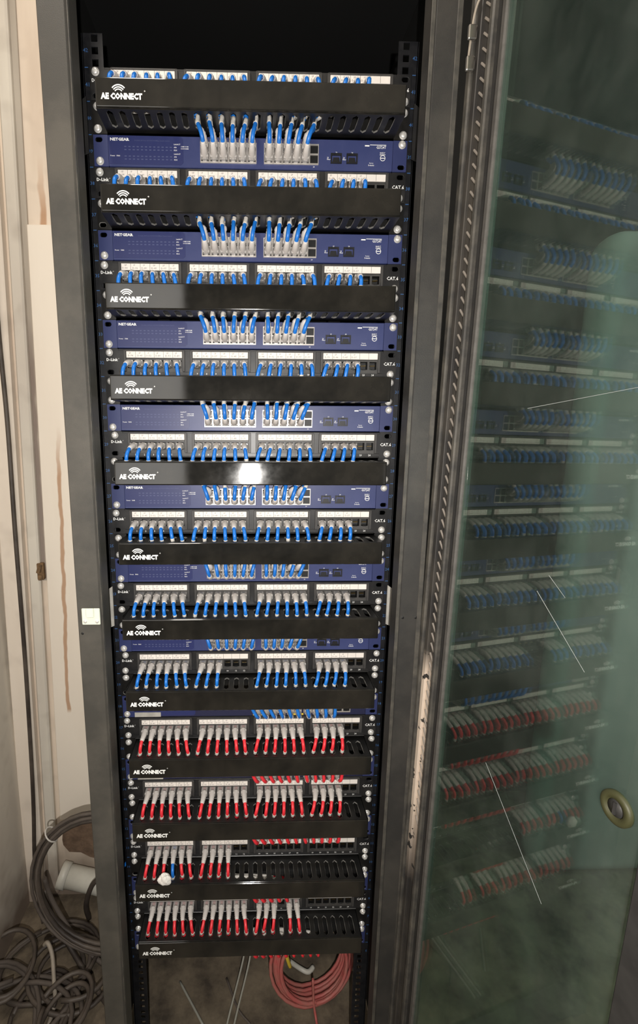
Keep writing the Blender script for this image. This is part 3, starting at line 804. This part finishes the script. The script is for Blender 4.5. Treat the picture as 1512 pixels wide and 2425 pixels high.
# +Y of the rotated frame: (-sin, cos) of 278 deg = (0.99, 0.14): away from the rack, i.e. to the right
DT = 1990.0; DB = -60.0
b = MB(); b.box(-4, 7, -8, 14, DB, DT, 2); dpart(b, 'hinge_edge', 'stile_edge')
b = MB(); b.box(7, 17, -4, 12, DB, DT, 1); b.box(17, 37, 0, 12, DB, DT); dpart(b, 'perforated_stile', 'stile_paint')
b = MB(); b.box(37, 46, -6, 12, DB, DT, 2); dpart(b, 'stile_ridge', 'stile_edge')
b = MB(); b.box(46, 60, 1, 12, DB, DT); dpart(b, 'stile_groove', 'stile_dark')
b = MB(); b.box(60, 70, -4, 10, DB, DT, 2); dpart(b, 'glass_gasket', 'gasket')
b = MB(); b.box(-8.0, 8.0, -1.4, 1.0, -1.3, 1.3, .5, rot=Matrix.Rotation(math.radians(47), 3, 'Y')); LV = b.mesh('louver')
z = 620.0
while z < DT-60:
    o = put('louver', LV, 'louver', door); o.location = Vector((27, -.8, z-FLOOR-20))*M; z += 17.1
b = MB(); b.box(66, 386, 0, 5, DB+40, DT-40, .5); dpart(b, 'glass_pane', 'door_glass')
b = MB(); b.box(66, 386, -6, 10, DB, DB+44, 2); b.box(66, 386, -6, 10, DT-44, DT, 2); dpart(b, 'cross_rail', 'stile_edge')
b = MB(); b.box(384, 412, -8, 14, DB, DT, 2); dpart(b, 'free_stile', 'stile_dark')
b = MB(); b.lathe([(16, -1), (16, 2.5), (14, 4), (9.5, 4), (8.5, 1), (0, 1)], (354, 0, 944), n=28); lk = dpart(b, 'lock_ring', 'lock_brass')
b = MB(); b.lathe([(8.2, 0), (8.2, 2.2), (0, 2.8)], (354, 0, 944), n=20); b.box(352.8, 355.2, -4.2, -2, 938, 950); dpart(b, 'lock_barrel', 'stile_dark')
for (p, q, w) in (((178, 1318), (388, 1338), .5), ((226, 1112), (300, 1052), .5), ((176, 852), (290, 760), .45), ((240, 1135), (265, 1118), .4)):
    dx, dz = q[0]-p[0], q[1]-p[1]; L = math.hypot(dx, dz); nx, nz = -dz/L*w/2, dx/L*w/2
    b = MB(); b.poly([(p[0]+nx, p[1]+nz), (q[0]+nx*.3, q[1]+nz*.3), (q[0]-nx*.3, q[1]-nz*.3), (p[0]-nx, p[1]-nz)], -.35, -.05, XZ); dpart(b, 'scratch', 'scratch')
door.rotation_euler = (Matrix.Rotation(LEAN, 3, 'Y') @ Matrix.Rotation(DANG, 3, 'Z')).to_euler()
door.location = Vector((295-LEAN*1300, -80, FLOOR+20))*M
# earth wire at the top hinge
gw = empty('earth_wire', (292, -92, 1790), 'pale earth wire with two shiny lugs at the top of the door gap', 'wire')
b = MB(); b.tube(spline([(290-292, 2, -10), (0, -4, 40), (6, -14, 62), (22, -40, 110)], 6), 1.6); b.build('wire', 'beige_cable', gw)
b = MB(); b.tube(spline([(6, -14, 60), (4, -16, 90), (5, -18, 140)], 5), 1.4); b.build('wire', 'beige_cable', gw)
for z in (-16, 20):
    b = MB(); b.box(-7, 5, -6, -1, z-9, z+9, 2, seg=2); b.build('lug', 'steel', gw)

# ------------------------------------------------------------------ things beside the rack, left
b = MB(); b.tube(spline([(-560, 345, 2300), (-575, 350, 1900), (-588, 352, 1572), (-587, 352, 1308), (-592, 352, 1043), (-596, 352, 700), (-603, 352, 420), (-609, 350, 242), (-618, 346, 60), (-606, 330, -60), (-585, 300, -84)], 6), 5.5)
o = b.build('wall_cable', 'black_cable'); tag(o, 'single black cable running straight down the left wall', 'cable')
b = MB(); b.box(-553, -536, 366, 380, 905, 950, 2); b.box(-549, -540, 358, 367, 925, 948, 1, rot=Matrix.Rotation(.3, 3, 'Y')); b.box(-546, -536, 352, 360, 908, 922, 2)
o = b.build('rusty_bracket', 'rust'); tag(o, 'small rusty bracket in the groove of the left wall', 'bracket')
hc = empty('cable_bundle', (-372, 215, 10), 'bundle of black cables bent in a wide bow out of the rack side, tied once', 'cable')
hcen = Vector((-385, 215, 172)); hoff = -Vector((-372, 215, 10))
random.seed(5)
for k in range(8):
    r0 = 152+random.uniform(-10, 10); dy = random.uniform(-10, 10); e = random.uniform(-8, 8); pts = []
    for q in range(25):
        a = math.radians(48+(312-48)*q/24); w = 1+.12*(q/24)**2
        x = hcen.x+r0*math.cos(a)*w+e*q/24; z = hcen.z+r0*math.sin(a)*1.12*w
        pts.append(Vector((min(x, -292), hcen.y+dy*(1-.3*math.sin(a))-(60*(q/24)**2), z))+hoff)
    b = MB(); b.tube(pts, random.choice((4.2, 5.2, 5.8)), 8); b.build('cable', 'black_cable' if k % 3 else 'dusty_cable', hc)
ca = math.radians(136)
b = MB(); b.tube([hcen + hoff + Vector(((156+18*math.cos(t))*math.cos(ca), -5+17*math.sin(t), (156+18*math.cos(t))*1.12*math.sin(ca))) for t in [k*2*math.pi/16 for k in range(17)]], 2.0, 6, cap=False)
b.build('cable_tie', 'sleeve', hc)
b = MB(); b.tube([(-548, 348, 22), (-330, 340, -32)], 30, 18); b.tube([(-548, 348, 22), (-526, 347, 16)], 34, 18)
o = b.build('pvc_pipe', 'pvc_white'); tag(o, 'white plastic pipe low on the wall behind the coiled black cable', 'pipe')
b = MB(); random.seed(3)
pts = []
for k in range(18):
    a = 2*math.pi*k/18; pts.append((-448+95*math.cos(a)*(1+random.uniform(-.15, .15)), 120+62*math.sin(a)*(1+random.uniform(-.2, .2))))
b.poly(pts, 366, 373, XZ); o = b.build('broken_plaster', 'brick_brown'); tag(o, 'bare brown patch of broken wall above the white pipe', 'wall patch')
random.seed(11)
PILE = [((-520, 190), 120, .3, 'black_cable', 'large dark loop of cable nearest the wall in the floor pile'),
    ((-560, 120), 150, .9, 'dusty_cable', 'widest dusty brown loop of the cable pile on the floor'),
    ((-500, 80), 105, 1.6, 'black_cable', 'dark cable loop at the front of the floor pile'),
    ((-600, 60), 120, 2.2, 'dusty_cable', 'dusty loop at the left edge of the floor pile'),
    ((-450, 150), 95, 2.9, 'black_cable', 'dark loop against the foot of the left rack post'),
    ((-540, 30), 140, .1, 'dusty_cable', 'dusty loop lying lowest in the picture corner'),
    ((-430, 60), 85, 1.2, 'black_cable', 'small dark loop close to the post foot'),
    ((-610, 160), 95, 1.9, 'black_cable', 'small dark loop in the far wall corner')]
for k, ((x, y), R, rz, m, lab) in enumerate(PILE):
    coil('floor_cable', m, (x, y, FLOOR+16+7*k), R, rz, math.radians(90+random.uniform(-9, 9)), 2, 5.4, lab, 26, squash=.75)
for k, (pts, m, r, lab) in enumerate([
    ([(-520, 170, 10), (-508, 165, 22), (-492, 150, 5), (-478, 120, -30), (-470, 95, -70), (-478, 40, -84), (-500, -20, -86)], 'beige_cable', 5.0, 'pale beige cable hooked over the pile on the floor'),
    ([(-325, 60, 30), (-330, 50, -20), (-322, 30, -75), (-330, -10, -87)], 'beige_cable', 2.6, 'thin pale wire hanging along the left rack post foot'),
    ([(-540, 240, 130), (-520, 235, 60), (-470, 220, -20), (-410, 200, -70), (-340, 170, -84)], 'dusty_cable', 6.0, 'thick dusty cable slanting down from the coil to the floor'),
    ([(-420, 300, 60), (-440, 297, 40), (-455, 296, 0), (-462, 300, -40), (-458, 305, -80)], 'black_cable', 7.0, 'short black cable crossing in front of the white pipe'),
    ([(-545, 245, 90), (-530, 240, 20), (-480, 215, -50), (-400, 150, -80), (-330, 90, -84)], 'black_cable', 6.5, 'thick dark cable slanting under the dusty one')]):
    b = MB(); b.tube(spline(pts, 6), r, 7); o = b.build('loose_cable', m); tag(o, lab, 'cable')
